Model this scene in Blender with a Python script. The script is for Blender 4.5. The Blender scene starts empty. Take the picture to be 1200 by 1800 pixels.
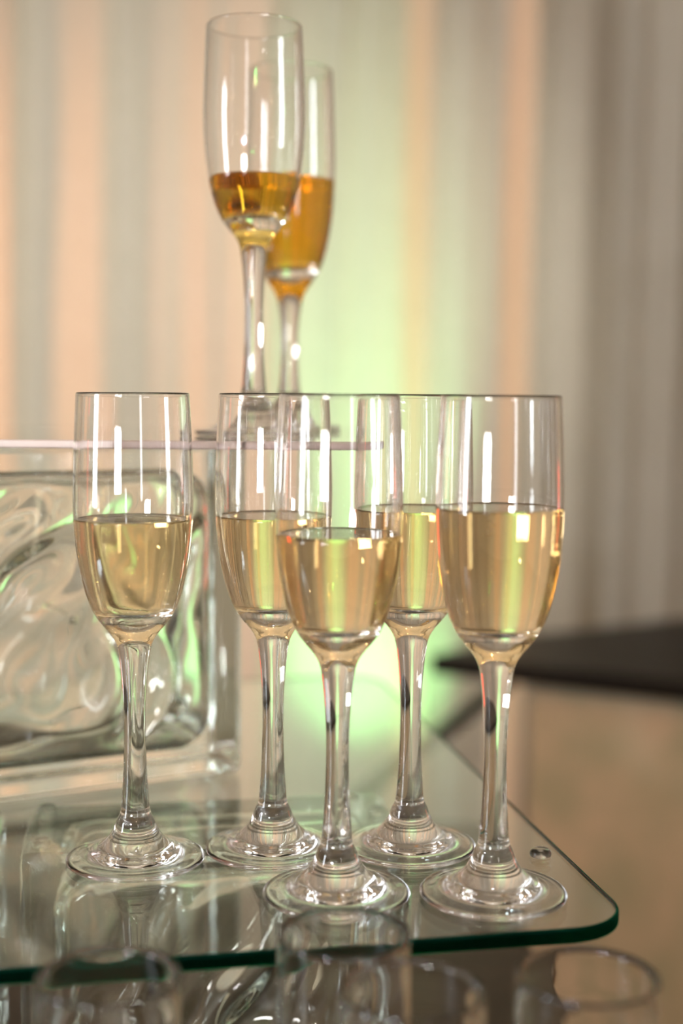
import bpy, bmesh, math, random
from mathutils import Vector, Matrix, noise
random.seed(7)
C = bpy.context.scene.collection
SC = bpy.context.scene
rad = math.radians

# ------------------------------------------------------------------ camera
cam_d = bpy.data.cameras.new('camera')
cam_d.sensor_fit = 'VERTICAL'; cam_d.sensor_width = 24; cam_d.sensor_height = 36
cam_d.lens = 48; cam_d.clip_start = 0.02; cam_d.clip_end = 60
cam_d.dof.use_dof = True; cam_d.dof.focus_distance = 0.615; cam_d.dof.aperture_fstop = 3.3
cam = bpy.data.objects.new('camera', cam_d); C.objects.link(cam)
cam.matrix_world = Matrix.Translation((0, 0, 0.214)) @ Matrix.Rotation(rad(85), 4, 'X') @ Matrix.Rotation(rad(0.4), 4, 'Z')
SC.camera = cam
SC.view_settings.view_transform = 'Standard'
try: SC.view_settings.look = 'None'
except Exception: pass
SC.view_settings.gamma = 1.0
SC.view_settings.use_curve_mapping = False
SC.view_settings.exposure = 0.17
cy = SC.cycles
cy.max_bounces = 40; cy.transmission_bounces = 36; cy.glossy_bounces = 10; cy.diffuse_bounces = 3
cy.transparent_max_bounces = 8
cy.caustics_reflective = True; cy.caustics_refractive = True
cy.sample_clamp_indirect = 60.0; cy.sample_clamp_direct = 0.0
cy.blur_glossy = 0.0

# ------------------------------------------------------------------ light
w = bpy.data.worlds.new('room_air'); SC.world = w; w.use_nodes = True
w.node_tree.nodes['Background'].inputs[0].default_value = (0.9, 0.75, 0.58, 1)
w.node_tree.nodes['Background'].inputs[1].default_value = 0.05

def aim(o, target):
    d = Vector(target) - o.location
    o.rotation_euler = d.to_track_quat('-Z', 'Y').to_euler()
def area(name, loc, target, sx, sy, power, color, spread=180):
    l = bpy.data.lights.new(name, 'AREA'); l.shape = 'RECTANGLE'; l.size = sx; l.size_y = sy
    l.energy = power; l.color = color; l.spread = rad(spread)
    o = bpy.data.objects.new(name, l); C.objects.link(o); o.location = loc; aim(o, target); return o
def bulb(name, loc, r, power, color):
    l = bpy.data.lights.new(name, 'POINT'); l.energy = power; l.color = color; l.shadow_soft_size = r
    o = bpy.data.objects.new(name, l); C.objects.link(o); o.location = loc; return o
def spot(name, loc, target, r, power, color, angle, blend=1.0):
    l = bpy.data.lights.new(name, 'SPOT'); l.energy = power; l.color = color; l.shadow_soft_size = r
    l.spot_size = rad(angle); l.spot_blend = blend
    o = bpy.data.objects.new(name, l); C.objects.link(o); o.location = loc; aim(o, target); return o

# added soft fill under the ceiling, standing in for light bounced off it
area('ceiling_fill', (-0.6, -0.8, 1.98), (-0.6, -0.8, 0), 4.4, 3.4, 10, (1.0, 0.86, 0.70))
# soft lamp standing left of the photographer (the tall white highlights on the bowls)
area('photo_lamp', (-0.42, -0.28, 0.19), (0.0, 0.6, 0.18), 0.20, 0.13, 5.0, (1.0, 0.98, 0.97))
# cool daylight through the tall windows left and behind
area('window_light', (-2.75, -0.4, 0.5), (0, 1.0, 0.2), 0.45, 1.3, 36, (0.86, 0.93, 1.0))
area('window_light', (1.2, -2.3, 0.5), (0, 0.6, 0.1), 0.22, 1.2, 7, (0.88, 0.93, 1.0))
# cool white wash and warm wash on the curtain from the hall's two sides
spot('stage_wash_white', (1.35, 1.1, 1.3), (-0.85, 3.0, 0.0), 0.06, 150, (1.0, 0.98, 0.83), 58)
spot('stage_wash_warm', (-2.85, 2.15, 0.6), (1.5, 2.75, 0.05), 0.06, 240, (1.0, 0.44, 0.18), 58)
# green uplights at the foot of the curtain
spot('stage_uplight_green', (0.06, 2.45, -0.90), (0.055, 3.0, -0.40), 0.03, 88, (0.34, 1.0, 0.36), 34)
spot('stage_uplight_green', (0.11, 2.45, -0.86), (0.055, 3.02, 0.28), 0.03, 100, (0.42, 1.0, 0.42), 26)
# red stage lamp off to the right
area('stage_lamp_red', (1.05, 1.2, 0.05), (0.0, 0.6, 0.13), 0.07, 0.22, 0.22, (1.0, 0.05, 0.03))
# warm bulbs of the hall
for x, y, z in [(-0.5, -1.5, 1.3), (0.35, -1.2, 1.5), (1.3, -0.6, 1.45), (-1.5, -0.2, 1.5), (0.1, -2.2, 1.2), (0.9, 0.4, 1.6), (-0.9, 0.5, 1.6), (0.3, 0.5, 1.8), (-1.9, -1.2, 1.0), (1.8, -1.4, 1.0)]:
    bulb('warm_bulb', (x, y, z), 0.012, 2.4, (1.0, 0.60, 0.32))
for x, y, z in [(-0.25, -0.9, 1.4), (0.5, -1.9, 1.5), (-1.1, -1.5, 1.5), (0.0, 0.1, 1.7), (0.9, -0.9, 1.2), (-0.6, -0.5, 1.5)]:
    bulb('white_bulb', (x, y, z), 0.012, 2.4, (0.92, 0.94, 1.0))
bulb('photo_flash_bulb', (-0.36, -0.22, 0.36), 0.010, 16.0, (0.96, 0.97, 1.0))
bulb('green_laser', (-0.9, -0.6, 1.1), 0.008, 0.8, (0.1, 1.0, 0.15))
bulb('green_laser', (0.12, -0.55, 0.75), 0.008, 0.8, (0.1, 1.0, 0.15))

# ------------------------------------------------------------------ materials
def mat(name):
    m = bpy.data.materials.new(name); m.use_nodes = True
    nt = m.node_tree; nt.nodes.clear()
    out = nt.nodes.new('ShaderNodeOutputMaterial'); return m, nt, out
def glass_mat(name, ior=1.5, color=(1, 1, 1), rough=0.0, absorb=None, density=0.0, smudge=0.0):
    m, nt, out = mat(name)
    g = nt.nodes.new('ShaderNodeBsdfGlass'); g.inputs['IOR'].default_value = ior
    g.inputs['Color'].default_value = (*color, 1); g.inputs['Roughness'].default_value = rough
    if smudge:
        tc = nt.nodes.new('ShaderNodeTexCoord'); n = nt.nodes.new('ShaderNodeTexNoise')
        n.inputs['Scale'].default_value = 60; n.inputs['Detail'].default_value = 2
        b = nt.nodes.new('ShaderNodeBump'); b.inputs['Strength'].default_value = smudge; b.inputs['Distance'].default_value = 0.001
        nt.links.new(tc.outputs['Object'], n.inputs['Vector']); nt.links.new(n.outputs['Fac'], b.inputs['Height'])
        nt.links.new(b.outputs['Normal'], g.inputs['Normal'])
    nt.links.new(g.outputs[0], out.inputs['Surface'])
    if absorb:
        v = nt.nodes.new('ShaderNodeVolumeAbsorption'); v.inputs['Color'].default_value = (*absorb, 1)
        v.inputs['Density'].default_value = density; nt.links.new(v.outputs[0], out.inputs['Volume'])
    return m
def pbr(name, c1, c2=None, rough=0.5, scale=8.0, detail=4, bump=0.0, bscale=60, stretch=(1, 1, 1), sheen=0.0, ramp=(0.35, 0.65), coat=0.0, spec=0.5):
    m, nt, out = mat(name)
    p = nt.nodes.new('ShaderNodeBsdfPrincipled'); nt.links.new(p.outputs[0], out.inputs['Surface'])
    p.inputs['Roughness'].default_value = rough; p.inputs['Base Color'].default_value = (*c1, 1)
    p.inputs['Sheen Weight'].default_value = sheen; p.inputs['Coat Weight'].default_value = coat
    p.inputs['Specular IOR Level'].default_value = spec
    tc = nt.nodes.new('ShaderNodeTexCoord'); mp = nt.nodes.new('ShaderNodeMapping'); mp.inputs['Scale'].default_value = stretch
    nt.links.new(tc.outputs['Object'], mp.inputs['Vector'])
    if c2:
        n = nt.nodes.new('ShaderNodeTexNoise'); n.inputs['Scale'].default_value = scale; n.inputs['Detail'].default_value = detail
        r = nt.nodes.new('ShaderNodeValToRGB'); r.color_ramp.elements[0].position = ramp[0]; r.color_ramp.elements[1].position = ramp[1]
        r.color_ramp.elements[0].color = (*c1, 1); r.color_ramp.elements[1].color = (*c2, 1)
        nt.links.new(mp.outputs[0], n.inputs['Vector']); nt.links.new(n.outputs['Fac'], r.inputs['Fac']); nt.links.new(r.outputs[0], p.inputs['Base Color'])
    if bump:
        n2 = nt.nodes.new('ShaderNodeTexNoise'); n2.inputs['Scale'].default_value = bscale; n2.inputs['Detail'].default_value = 3
        b = nt.nodes.new('ShaderNodeBump'); b.inputs['Strength'].default_value = bump; b.inputs['Distance'].default_value = 0.002
        nt.links.new(mp.outputs[0], n2.inputs['Vector']); nt.links.new(n2.outputs['Fac'], b.inputs['Height']); nt.links.new(b.outputs[0], p.inputs['Normal'])
    return m
M = {}
M['glass'] = glass_mat('clear_glass', 1.5)
M['wine'] = glass_mat('pale_sparkling_wine', 1.34, absorb=(0.95, 0.77, 0.34), density=24)
M['bubble'] = glass_mat('bubble', 0.75)
M['amber'] = glass_mat('amber_wine', 1.34, absorb=(0.965, 0.82, 0.05), density=95)
M['shelf'] = glass_mat('green_tinted_shelf_glass', 1.52, absorb=(0.45, 0.95, 0.85), density=20)
M['shelf_edge'] = glass_mat('ground_green_edge', 1.5, color=(0.04, 0.48, 0.34), rough=0.30)
M['shelf_clear_edge'] = pbr('matt_clear_edge', (0.46, 0.37, 0.34), (0.5, 0.41, 0.38), 0.5, 20)
M['block'] = glass_mat('glass_block_glass', 1.5, color=(0.985, 1.0, 0.985), smudge=0.05)
M['shelf_clear'] = glass_mat('clear_shelf_glass', 1.5, absorb=(0.6, 0.85, 0.8), density=2)
M['bumper'] = glass_mat('clear_rubber', 1.4, rough=0.15)
M['table'] = pbr('dark_stained_table', (0.030, 0.019, 0.011), (0.045, 0.028, 0.016), 0.35, 5, stretch=(1, 8, 1), bump=0.05, spec=0.15)
M['black'] = pbr('black_lacquer', (0.006, 0.004, 0.003), (0.010, 0.007, 0.004), 0.38, 6, spec=0.10)
M['blackmetal'] = pbr('black_metal', (0.005, 0.005, 0.004), (0.008, 0.007, 0.006), 0.45, 30, spec=0.15)
M['panel'] = pbr('mottled_board', (0.44, 0.35, 0.23), (0.30, 0.28, 0.17), 0.6, 9, 3, stretch=(1, 1, 0.8), ramp=(0.40, 0.68))
M['curtain'] = pbr('ivory_curtain', (0.60, 0.56, 0.48), (0.56, 0.52, 0.44), 0.8, 40, sheen=0.2, bump=0.1, bscale=300)
M['floor'] = pbr('brown_carpet', (0.22, 0.16, 0.10), (0.30, 0.22, 0.14), 0.95, 12, bump=0.6, bscale=200)
M['wall'] = pbr('warm_wall_paint', (0.66, 0.60, 0.50), (0.70, 0.63, 0.53), 0.85, 5, bump=0.1)
M['ceiling'] = pbr('ceiling_paint', (0.55, 0.5, 0.42), (0.6, 0.54, 0.46), 0.9, 4)

# ------------------------------------------------------------------ helpers
def link(o, parent=None):
    C.objects.link(o)
    if parent: o.parent = parent
    return o
def mesh_obj(name, me, parent=None): return link(bpy.data.objects.new(name, me), parent)
def tag(o, label=None, cat=None, group=None, kind=None):
    if label: o['label'] = label
    if cat: o['category'] = cat
    if group: o['group'] = group
    if kind: o['kind'] = kind
    return o
def thing(name, label, cat, loc=(0, 0, 0), rotz=0.0, group=None):
    o = bpy.data.objects.new(name, None); o.empty_display_size = 0.02; link(o)
    o.location = loc; o.rotation_euler = (0, 0, rotz); return tag(o, label, cat, group)
def from_data(name, vs, fs, m, smooth=True, normals=None):
    me = bpy.data.meshes.new(name); me.from_pydata(vs, [], fs); me.update()
    if smooth: me.polygons.foreach_set('use_smooth', [True] * len(me.polygons))
    me.materials.append(m)
    if normals: me.normals_split_custom_set_from_vertices(normals)
    return me
def catmull(pts, sub, sharp=()):
    out = []; n = len(pts)
    for i in range(n - 1):
        p1, p2 = pts[i], pts[i + 1]
        p0 = pts[i - 1] if i > 0 and i not in sharp else (2 * p1[0] - p2[0], 2 * p1[1] - p2[1])
        p3 = pts[i + 2] if i + 2 < n and (i + 1) not in sharp else (2 * p2[0] - p1[0], 2 * p2[1] - p1[1])
        def dt(a, b): return max(math.hypot(b[0] - a[0], b[1] - a[1]) ** 0.5, 1e-5)
        t0 = 0; t1 = dt(p0, p1); t2 = t1 + dt(p1, p2); t3 = t2 + dt(p2, p3)
        for k in range(sub):
            t = t1 + (t2 - t1) * k / sub; r = []
            for c in (0, 1):
                a1 = (t1 - t) / (t1 - t0) * p0[c] + (t - t0) / (t1 - t0) * p1[c]
                a2 = (t2 - t) / (t2 - t1) * p1[c] + (t - t1) / (t2 - t1) * p2[c]
                a3 = (t3 - t) / (t3 - t2) * p2[c] + (t - t2) / (t3 - t2) * p3[c]
                b1 = (t2 - t) / (t2 - t0) * a1 + (t - t0) / (t2 - t0) * a2
                b2 = (t3 - t) / (t3 - t1) * a2 + (t - t1) / (t3 - t1) * a3
                r.append((t2 - t) / (t2 - t1) * b1 + (t - t1) / (t2 - t1) * b2)
            out.append((max(r[0], 0.0), r[1]))
    out.append(pts[-1]); return out
def curve_normals(pl):           # 2-D normals to the right of the walking direction of a profile (r, z)
    ns = []
    for i in range(len(pl)):
        a = pl[max(i - 1, 0)]; b = pl[min(i + 1, len(pl) - 1)]
        dx, dz = b[0] - a[0], b[1] - a[1]; l = math.hypot(dx, dz) or 1
        ns.append((dz / l, -dx / l))
    return ns
def lathe(name, pl, nl, m, seg=112):
    vs, ns, fs, rings = [], [], [], []
    for (r, z), (nr, nz) in zip(pl, nl):
        if r < 1e-6:
            rings.append([len(vs)]); vs.append((0, 0, z)); ns.append((0, 0, 1 if nz > 0 else -1))
        else:
            rings.append(list(range(len(vs), len(vs) + seg)))
            for k in range(seg):
                a = 2 * math.pi * k / seg; c, s = math.cos(a), math.sin(a)
                vs.append((r * c, r * s, z)); ns.append((nr * c, nr * s, nz))
    for A, B in zip(rings, rings[1:]):
        for k in range(seg):
            k2 = (k + 1) % seg
            if len(A) == 1 and len(B) == 1: continue
            if len(A) == 1: fs.append((A[0], B[k2], B[k]))
            elif len(B) == 1: fs.append((A[k], A[k2], B[0]))
            else: fs.append((A[k], A[k2], B[k2], B[k]))
    return from_data(name, vs, fs, m, True, ns)
def rounded_rect(wd, dp, r, n=10):     # outline, counter-clockwise, centred
    pts = []
    for cx, cy_, a0 in ((wd / 2 - r, dp / 2 - r, 0), (-wd / 2 + r, dp / 2 - r, 90), (-wd / 2 + r, -dp / 2 + r, 180), (wd / 2 - r, -dp / 2 + r, 270)):
        for k in range(n + 1):
            a = rad(a0 + 90 * k / n); pts.append((cx + r * math.cos(a), cy_ + r * math.sin(a)))
    return pts
def slab(name, wd, dp, r, th, bev, m, edge, n=12, nb=5):   # polished plate, top at z=0
    rings = []
    prof = [(bev * (1 - math.sin(rad(90 * k / nb))), -bev * (1 - math.cos(rad(90 * k / nb)))) for k in range(nb, -1, -1)]
    prof = [(bev * (1 - math.cos(rad(90 * (1 - k / nb)))), -bev * (1 - math.sin(rad(90 * (1 - k / nb))))) for k in range(nb + 1)]
    prof = prof + [(i, -th - z) for i, z in reversed(prof)]
    vs, fs = [], []
    for ins, z in prof:
        o = rounded_rect(wd - 2 * ins, dp - 2 * ins, r - ins, n)
        # densify straight edges is not needed
        rings.append(list(range(len(vs), len(vs) + len(o)))); vs += [(x, y, z) for x, y in o]
    L = len(rings[0])
    fs.append(tuple(rings[0])); fs.append(tuple(reversed(rings[-1])))
    for A, B in zip(rings, rings[1:]):
        for k in range(L): fs.append((A[k], B[k], B[(k + 1) % L], A[(k + 1) % L]))
    me = from_data(name, vs, fs, m, True)
    me.materials.append(edge)
    for p in me.polygons:
        if len(p.vertices) > 4: p.use_smooth = False
        else: p.material_index = 1
    return me
def box(bm, x0, x1, y0, y1, z0, z1):
    v = [bm.verts.new(p) for p in ((x0, y0, z0), (x1, y0, z0), (x1, y1, z0), (x0, y1, z0), (x0, y0, z1), (x1, y0, z1), (x1, y1, z1), (x0, y1, z1))]
    for f in ((0, 3, 2, 1), (4, 5, 6, 7), (0, 1, 5, 4), (1, 2, 6, 5), (2, 3, 7, 6), (3, 0, 4, 7)): bm.faces.new([v[i] for i in f])
def bm_mesh(name, bm, m, bev=0.0, seg=3, smooth=False):
    if bev: bmesh.ops.bevel(bm, geom=bm.edges[:], offset=bev, segments=seg, affect='EDGES', profile=0.5)
    bmesh.ops.recalc_face_normals(bm, faces=bm.faces[:])
    me = bpy.data.meshes.new(name); bm.to_mesh(me); bm.free(); me.materials.append(m)
    if smooth: me.polygons.foreach_set('use_smooth', [True] * len(me.polygons))
    return me
def prism(name, poly, z0, z1, m, bev=0.0):
    bm = bmesh.new()
    a = [bm.verts.new((x, y, z0)) for x, y in poly]; b = [bm.verts.new((x, y, z1)) for x, y in poly]
    n = len(poly); bm.faces.new(a[::-1]); bm.faces.new(b)
    for k in range(n): bm.faces.new((a[k], a[(k + 1) % n], b[(k + 1) % n], b[k]))
    return bm_mesh(name, bm, m, bev)
def bar(name, p, q, wx, m):
    p, q = Vector(p), Vector(q); d = (q - p); L = d.length
    bm = bmesh.new(); box(bm, -wx / 2, wx / 2, -wx / 2, wx / 2, 0, L)
    me = bm_mesh(name, bm, m, wx * 0.12, 2); me.transform(Matrix.Translation(p) @ d.to_track_quat('Z', 'Y').to_matrix().to_4x4()); return me

TABLE_Z = -0.1935
FLOOR_Z = -0.95
# ------------------------------------------------------------------ the room
def structure(name, me): return tag(mesh_obj(name, me), kind='structure')
def slab_box(name, x0, x1, y0, y1, z0, z1, m):
    bm = bmesh.new(); box(bm, x0, x1, y0, y1, z0, z1); return bm_mesh(name, bm, m)
structure('floor', slab_box('floor', -3.0, 3.0, -3.0, 3.4, FLOOR_Z - 0.05, FLOOR_Z, M['floor']))
structure('wall_back', slab_box('wall_back', -3.0, 3.0, 3.3, 3.4, FLOOR_Z, 2.1, M['wall']))
structure('wall_front', slab_box('wall_front', -3.0, 3.0, -3.1, -3.0, FLOOR_Z, 2.1, M['wall']))
structure('wall_left', slab_box('wall_left', -3.1, -3.0, -3.1, 3.4, FLOOR_Z, 2.1, M['wall']))
structure('wall_right', slab_box('wall_right', 3.0, 3.1, -3.1, 3.4, FLOOR_Z, 2.1, M['wall']))
structure('ceiling', slab_box('ceiling', -3.1, 3.1, -3.1, 3.4, 2.1, 2.15, M['ceiling']))

# ------------------------------------------------------------------ curtain: hanging folds
def curtain():
    # (width in m, turn of the cloth in degrees: + faces left, - faces right)
    side = [(.35, 0), (.05, 45), (.05, -45), (.05, 30), (.06, -50), (.05, 50), (.05, -30), (.05, 20)]
    # right-hand end of each fold across the middle of the curtain (m from its centre), turn of the cloth
    marks = [(-.718, 40), (-.700, -64), (-.665, -18), (-.645, 4), (-.600, 10), (-.520, 17), (-.500, -52), (-.450, -14), (-.442, -62), (-.405, 10), (-.360, -14),
             (-.290, 20), (-.282, -60), (-.165, 16), (-.140, -62), (-.070, -20), (-.060, -40), (-.008, 12), (.006, -62), (.082, -8), (.092, -60), (.127, 12),
             (.178, 60), (.210, -48), (.285, -12), (.288, -80), (.342, -4), (.394, 62), (.440, -46), (.525, -22), (.540, -80), (.605, -4), (.625, 50), (.660, -40), (.72, 10), (.735, 25), (.747, -76), (.80, 0)]
    tail = [(.05, -55), (.06, 40), (.05, -45), (.06, 50), (.05, -50), (.06, 40), (.05, -30), (.05, 50), (.06, -45), (.05, 30), (.06, -30), (.05, 45), (.06, -50), (.05, 40), (.3, 0)]
    folds = side + [(b[0] - a[0], b[1]) for a, b in zip([(-.745, 0)] + marks, marks)] + tail
    x0 = -0.745 - sum(w_ for w_, s in side); xs = []; sl = []
    step = 0.003; x = x0
    for w_, s in folds:
        n = max(2, int(round(w_ / step)))
        for k in range(n): xs.append(x); sl.append(math.tan(rad(s))); x += w_ / n
    # round the creases, keep the cloth on its rail
    def smooth(a, r): return [sum(a[max(0, i - r):i + r + 1]) / len(a[max(0, i - r):i + r + 1]) for i in range(len(a))]
    sl = smooth(sl, 1)
    ys = []; y = 0
    for i in range(len(xs)):
        ys.append(y); y -= sl[i] * (xs[i + 1] - xs[i] if i + 1 < len(xs) else step)
    base = smooth(smooth(ys, 130), 60); ys = [a - b for a, b in zip(ys, base)]
    zs = [FLOOR_Z + 0.01 + k * (2.05 - FLOOR_Z - 0.01) / 46 for k in range(47)]
    vs, fs = [], []
    for z in zs:
        t = (z - 0.2)
        for i, xx in enumerate(xs):
            amp = 1.0 + 0.18 * noise.noise(Vector((xx * 3, z * 0.9, 2.0)))
            sx = xx + 0.012 * t + 0.012 * noise.noise(Vector((xx * 2.2, z * 0.8, 5.0)))
            vs.append((sx, 3.02 + ys[i] * amp + 0.004 * noise.noise(Vector((xx * 9, z * 2.5, 9.0))), z))
    n = len(xs)
    for j in range(len(zs) - 1):
        for i in range(n - 1):
            a = j * n + i; fs.append((a, a + 1, a + n + 1, a + n))
    o = mesh_obj('curtain', from_data('curtain', vs, fs, M['curtain']))
    md = o.modifiers.new('cloth', 'SOLIDIFY'); md.thickness = 0.002
    return tag(o, 'floor-length ivory curtain in deep vertical folds behind everything, lit peach and green', 'curtain')
curtain()

# ------------------------------------------------------------------ far black table
t = thing('side_table', 'black table with glossy dark top behind the glasses at right, in front of the curtain', 'table', (0, 0, 0))
poly = [(0.138, 2.094), (1.30, 1.47), (1.60, 2.60), (0.62, 2.455), (0.328, 2.285)]
mesh_obj('tabletop', prism('tabletop', poly, -0.222, -0.190, M['black'], 0.003), t)
mesh_obj('front_panel', prism('front_panel', [(0.290, 2.06), (1.28, 1.53), (1.29, 1.56), (0.300, 2.09)], FLOOR_Z, -0.2215, M['panel'], 0.002), t)['label'] = 'mottled tan and olive board under the black top'
mesh_obj('leg', bar('leg', (0.262, 2.10, -0.232), (-0.56, 2.18, FLOOR_Z + 0.012), 0.022, M['blackmetal']), t)['label'] = 'slanting black leg'
mesh_obj('leg', bar('leg', (0.60, 2.42, FLOOR_Z), (0.60, 2.42, -0.2215), 0.03, M['blackmetal']), t)
mesh_obj('leg', bar('leg', (1.45, 2.50, FLOOR_Z), (1.45, 2.50, -0.2215), 0.03, M['blackmetal']), t)

# ------------------------------------------------------------------ main dark table
t = thing('serving_table', 'dark brown wooden table under the glass blocks and the front flutes', 'table', (0, 0, 0))
mesh_obj('tabletop', prism('tabletop', [(-0.95, 0.24), (0.165, 0.24), (0.135, 1.26), (-0.95, 1.26)], TABLE_Z - 0.03, TABLE_Z, M['table'], 0.003), t)
for x, y in ((-0.9, 0.3), (0.10, 0.3), (0.08, 1.2), (-0.9, 1.2)):
    mesh_obj('leg', bar('leg', (x, y, FLOOR_Z), (x, y, TABLE_Z - 0.0295), 0.045, M['table']), t)

# ------------------------------------------------------------------ glass blocks
BW, BD = 0.190, 0.080
def block_meshes(BH, seed):
    bm = bmesh.new(); box(bm, -BW / 2, BW / 2, 0, BD, 0, BH)
    shell = bm_mesh('shell', bm, M['block'], 0.005, 4, True)
    for p in shell.polygons:
        if p.area > 0.004: p.use_smooth = False
    cw, ch, cz = BW - 0.030, BH - 0.030, BH / 2
    outl = rounded_rect(cw, ch, 0.020, 14)
    # densify straight runs
    dense = []
    for i, p in enumerate(outl):
        q = outl[(i + 1) % len(outl)]; L = math.hypot(q[0] - p[0], q[1] - p[1]); n = max(1, int(L / 0.0035))
        for k in range(n): dense.append((p[0] + (q[0] - p[0]) * k / n, p[1] + (q[1] - p[1]) * k / n))
    def wave(x, z, s):
        p = Vector((x * 13 + s, z * 13 + s * 0.7, s))
        wx = noise.noise(p) * 0.045; wz = noise.noise(p + Vector((7.3, 1.1, 3.0))) * 0.045
        u = x + wx; v = z + wz
        return (0.0024 * math.sin(u * 105 - v * 75 + s) + 0.0012 * math.sin(u * 190 - v * 120 + 2.1 * s) + 0.0009 * math.sin(v * 150 - u * 60 + 1.3 * s))
    faces = []
    for side in (0, 1):
        vs, fs = [], []; K = 56; R = len(dense); er = 0.008
        vs.append((0, 0, cz)); 
        depth0 = 0.0105 if side == 0 else BD - 0.0105
        sgn = 1 if side == 0 else -1
        for k in range(1, K + 1):
            f = k / K
            for (x, z) in dense:
                X, Z = x * f, z * f
                dist = (1 - f) * min(cw, ch) / 2
                fil = 0.0
                if dist < er: fil = er - math.sqrt(max(er * er - (er - dist) ** 2, 0))
                fade = min(1.0, dist / 0.020); fade = fade * fade * (3 - 2 * fade)
                vs.append((X, depth0 + sgn * (fil + 0.0025) + fade * (wave(X, Z, seed + side * 2.7) - sgn * 0.001), cz + Z))
        ring = lambda k: 1 + (k - 1) * R
        # side wall of the cavity to the middle of the block
        base = len(vs)
        for (x, z) in dense: vs.append((x, BD / 2, cz + z))
        for i in range(R):
            j = (i + 1) % R
            fs.append((0, ring(1) + i, ring(1) + j))
            for k in range(1, K): fs.append((ring(k) + i, ring(k + 1) + i, ring(k + 1) + j, ring(k) + j))
            fs.append((ring(K) + i, base + i, base + j, ring(K) + j))
        if side == 0: fs = [tuple(reversed(f_)) for f_ in fs]
        # outline runs counter-clockwise seen from the front; front half must face into the cavity (+y)
        faces.append(from_data('wavy_face', vs, fs, M['block']))
    return shell, faces
def fix_normals(me, want_center):
    # make every face of an open cavity half look towards the cavity's middle
    c = Vector(want_center); flip = 0
    for p in me.polygons:
        if (c - p.center).dot(p.normal) < 0: flip += 1
    if flip > len(me.polygons) / 2: me.flip_normals()
blk_cache = {}
def glass_block(label, loc, rot, BH, seed, group=None):
    key = (BH, seed)
    if key not in blk_cache:
        blk_cache[key] = block_meshes(BH, seed)
        for f_ in blk_cache[key][1]: fix_normals(f_, (0, BD / 2, BH / 2))
    sh, fc = blk_cache[key]
    t = thing('glass_block', label, 'glass block', loc, rot, group)
    mesh_obj('shell', sh, t)
    for f_ in fc: mesh_obj('wavy_face', f_, t)
    return t
# upper block: right front corner at (-0.053, 0.752), face turned 27 degrees
a = rad(27.5); uc = (-0.054 - BW / 2 * math.cos(a), 0.752 - BW / 2 * math.sin(a))
glass_block('clear wavy glass block standing on the lower glass shelf at left, under the upper shelf', (uc[0], uc[1], 0.0002), a, 0.1865, 3.1)
a = rad(9)
glass_block('clear wavy glass block under the front of the lower shelf, behind the front flutes', (-0.058, 0.645, TABLE_Z + 0.0002), a, 0.183, 5.4)
glass_block('clear wavy glass block under the lower shelf, cut by the left frame edge', (-0.058 - 0.2, 0.645 - 0.2 * math.tan(a), TABLE_Z + 0.0002), a, 0.183, 8.2)

# ------------------------------------------------------------------ glass shelves
SA = rad(11)
def shelf_obj(name, label, cx, cy_, z, rot, wd, dp, r, th, bev, m='shelf'):
    o = mesh_obj(name, slab(name, wd, dp, r, th, bev, M[m], M[m + '_edge'])); o.location = (cx, cy_, z); o.rotation_euler = (0, 0, rot)
    return tag(o, label, 'shelf')
wd, dp = 0.62, 0.50; corner = (0.1225, 0.5375)
ux, uy = math.cos(SA), math.sin(SA)
ccx = corner[0] - ux * wd / 2 - uy * dp / 2; ccy = corner[1] - uy * wd / 2 + ux * dp / 2
shelf_obj('glass_shelf', 'lower glass shelf with dark green edge and rounded corner, carrying five flutes', ccx, ccy, 0.0, SA, wd, dp, 0.028, 0.0065, 0.0012)
shelf_obj('glass_shelf', 'upper glass shelf seen edge-on, carrying the two amber-filled flutes', 0.025 - 0.26, 0.645 + 0.13, 0.1908, 0.0, 0.52, 0.26, 0.03, 0.004, 0.0010, 'shelf_clear')

# clear rubber bumpers between blocks and shelf, one at the shelf's right edge
bp = [(0, 0), (0.0045, 0), (0.0050, 0.0008), (0.0048, 0.0024), (0.0036, 0.0036), (0.0, 0.0038)]
bpl = catmull(bp, 4); bump_me = lathe('bumper', bpl, curve_normals(bpl), M['bumper'], 32)
def bumper(label, x, y, z, group=None):
    o = mesh_obj('bumper', bump_me); o.location = (x, y, z); return tag(o, label, 'bumper', group)
bumper('small clear round bumper on the lower shelf by its right edge', 0.0935, 0.618, 0.0001)
for dx, dy in ((-0.085, 0.012), (0.085, 0.040), (-0.085, 0.066), (0.075, 0.066)):
    bumper('small clear bumper between the glass blocks and the lower shelf', -0.058 + dx * math.cos(a) - dy * math.sin(a), 0.645 + dx * math.sin(a) + dy * math.cos(a), TABLE_Z + 0.1833, 'bumpers on top of the lower glass block')

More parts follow.
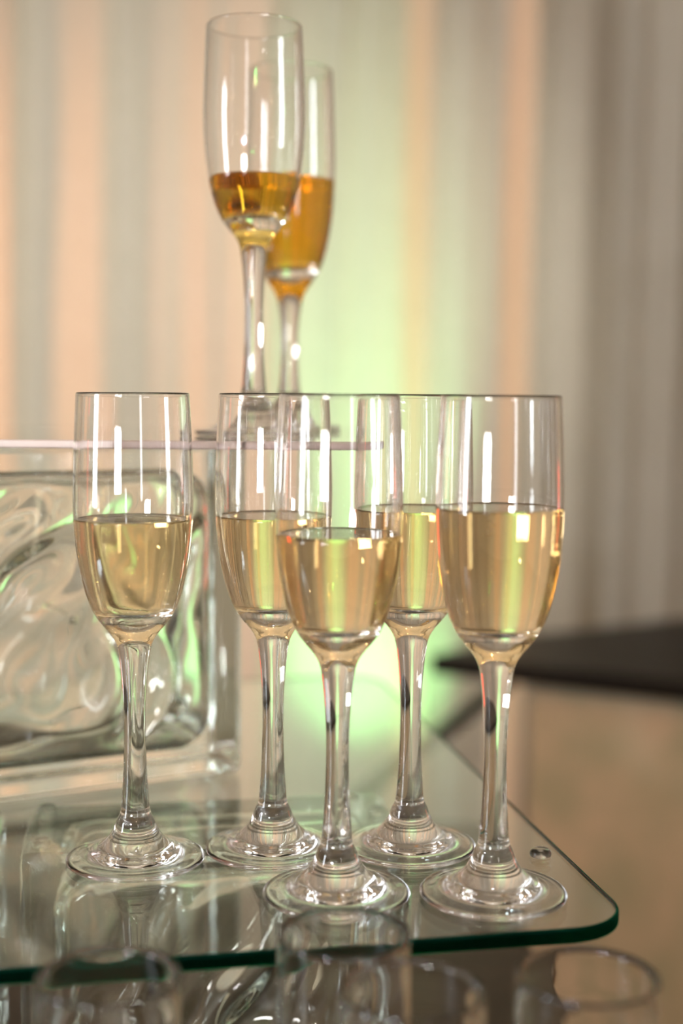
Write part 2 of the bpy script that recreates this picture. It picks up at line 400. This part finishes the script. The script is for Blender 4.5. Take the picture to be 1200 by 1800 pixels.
# ------------------------------------------------------------------ champagne flutes
P = [(0, .0022), (.012, .0021), (.022, .0014), (.0285, .0001), (.0298, .0001), (.0312, .0009), (.0315, .0017), (.0308, .0026), (.0270, .0034), (.0235, .0041), (.0210, .0050),
     (.0193, .0064), (.0170, .0072), (.0146, .0092), (.0120, .0120), (.0100, .0154), (.0090, .0178), (.0084, .0196), (.0080, .0204),
     (.0069, .0228), (.0061, .0300), (.0054, .0410), (.0049, .0560), (.0049, .0680), (.0055, .0810), (.0064, .0910), (.0079, .1000),
     (.0105, .1048), (.0140, .1090), (.0170, .1130), (.0205, .1205), (.0232, .1300), (.0253, .1420), (.0265, .1560), (.0268, .1680), (.0265, .1800), (.0259, .1960), (.0251, .2112),
     (.0250, .2125), (.0244, .2132), (.0238, .2125),
     (.0239, .2112), (.0247, .1960), (.0253, .1800), (.0256, .1680), (.0253, .1560), (.0241, .1420), (.0220, .1308), (.0195, .1232), (.0170, .1188), (.0140, .1163), (.0090, .1150), (.0040, .1146), (0, .1145)]
iS, iB = 17, 26            # joints foot/stem and stem/bowl
SUB = 4
pl = catmull(P, SUB); nl = curve_normals(pl)
def part_mesh(name, i0, i1, prof, mat_='glass'):
    p_ = prof[i0 * SUB:i1 * SUB + 1]; n_ = curve_normals(prof)[i0 * SUB:i1 * SUB + 1]
    return lathe(name, p_, n_, M[mat_])
def parts_of(prof): return (part_mesh('foot', 0, iS, prof), part_mesh('stem', iS, iB, prof), part_mesh('bowl', iB, len(P) - 1, prof))
standard_me = parts_of(pl)
def slim_r(i, r, z):               # slimmer empty glass: small foot, thicker rim
    r *= 0.94
    if z < 0.02 and r > 0.009: r = 0.009 + (r - 0.009) * 0.68
    if i > 40 * SUB and r > 0.0012: r -= 0.0008 * min(1.0, max(0.0, (z - 0.12) / 0.05))
    if z > 0.2108 and i < 40 * SUB - 3: r += 0.0006
    return r
slim_me = parts_of(catmull([(slim_r(i * SUB, r, z), z) for i, (r, z) in enumerate(P)], SUB))
def long_z(z): return z if z < .02 else (.02 + (z - .02) * .059 / .08 if z < .1 else .079 + (z - .1) * (.1342 / .1132))
long_pl = [(r, long_z(z)) for r, z in pl]
long_me = parts_of(long_pl)         # flute with a longer bowl on a shorter stem
def wine_mesh(level, m, src):
    prof = []; inner = src[40 * SUB:][::-1]      # from the axis outward and up
    for r, z in inner:
        if z < level - 0.0006: prof.append((r + 0.00018 if r > 0 else 0, z - (0.00015 if r < 0.014 else 0)))
    rl = prof[-1][0]
    top = [(rl - 0.00002, level + 0.0002), (rl - 0.0006, level + 0.0001), (rl - 0.0014, level - 0.0002), (rl - 0.003, level - 0.00035), (rl * 0.5, level - 0.0004), (0, level - 0.0004)]
    n1 = curve_normals(prof)
    allp = prof + top; alln = n1 + [(0.95, .3), (-.25, .96), (-.15, .99), (-.03, 1), (0, 1), (0, 1)]
    return lathe('wine', allp, alln, m)
def flute(label, x, y, z, level=None, amber=False, group=None, tilt=(0, 0), rot=0.0, kind='standard'):
    t = thing('champagne_flute', label, 'glass', (x, y, z + 0.0002), rot, group)
    t.rotation_euler = (rad(tilt[0]), rad(tilt[1]), rot)
    for nm, me in zip(('foot', 'stem', 'bowl'), {'standard': standard_me, 'slim': slim_me, 'long': long_me}[kind]): mesh_obj(nm, me, t)
    if level: mesh_obj('wine', wine_mesh(level, M['amber' if amber else 'wine'], long_pl if kind == 'long' else pl), t)['label'] = 'amber wine' if amber else 'pale golden sparkling wine'
    return t
G1 = 'flutes of pale sparkling wine on the lower shelf'
flute('flute of pale sparkling wine nearest the left, in front of the glass block', -0.0930, 0.6084, 0, 0.1570, group=G1, rot=0.3)
flute('flute of pale wine second from left, partly behind the front flute', -0.0312, 0.6246, 0, 0.1575, group=G1, rot=1.1)
flute('flute of pale wine in the middle front of the lower shelf, overlapping its neighbours', -0.0010, 0.5667, 0, 0.1553, group=G1, rot=2.0)
flute('flute of pale wine standing behind, between the middle front and rightmost flutes', 0.0330, 0.6284, 0, 0.1607, group=G1, rot=0.7)
full = flute('fullest flute of pale wine, rightmost on the lower shelf near its rounded corner', 0.0659, 0.5680, 0, 0.1665, group=G1)
bb = bmesh.new(); bmesh.ops.create_icosphere(bb, subdivisions=3, radius=0.0007); bub_me = bm_mesh('bubble', bb, M['bubble'], smooth=True)
for bx, bz in ((-.0062, .1625), (-.0050, .1612), (-.0064, .1606), (-.0060, .1592), (-.0061, .1578), (-.0078, .1580)):
    b_ = mesh_obj('bubble', bub_me, full); b_.location = (bx, -math.sqrt(.0242 ** 2 - bx * bx), bz)
G2 = 'flutes of amber wine on the upper shelf'
flute('flute with a little amber wine low in the bowl, front one on the upper shelf', -0.0472, 0.7312, 0.1908, 0.1350, True, G2, rot=0.2)
flute('flute more than half full of amber wine, behind the other on the upper shelf', -0.0320, 0.8308, 0.1908, 0.1485, True, G2, rot=1.4, kind='long')
G3 = 'empty flutes on the dark table in front of the shelf'
for label, x, y in (('empty flute at the bottom left, only its rim and upper bowl in view', -0.0768, 0.4410),
                    ('empty flute whose rim overlaps the foot of the middle front flute', 0.0020, 0.4790),
                    ('empty flute at the bottom centre right, its rim nearest the camera', 0.0240, 0.4320),
                    ('empty flute at the bottom right corner, in front of the shelf corner', 0.0838, 0.4440)):
    flute(label, x, y, TABLE_Z, group=G3, kind='slim')
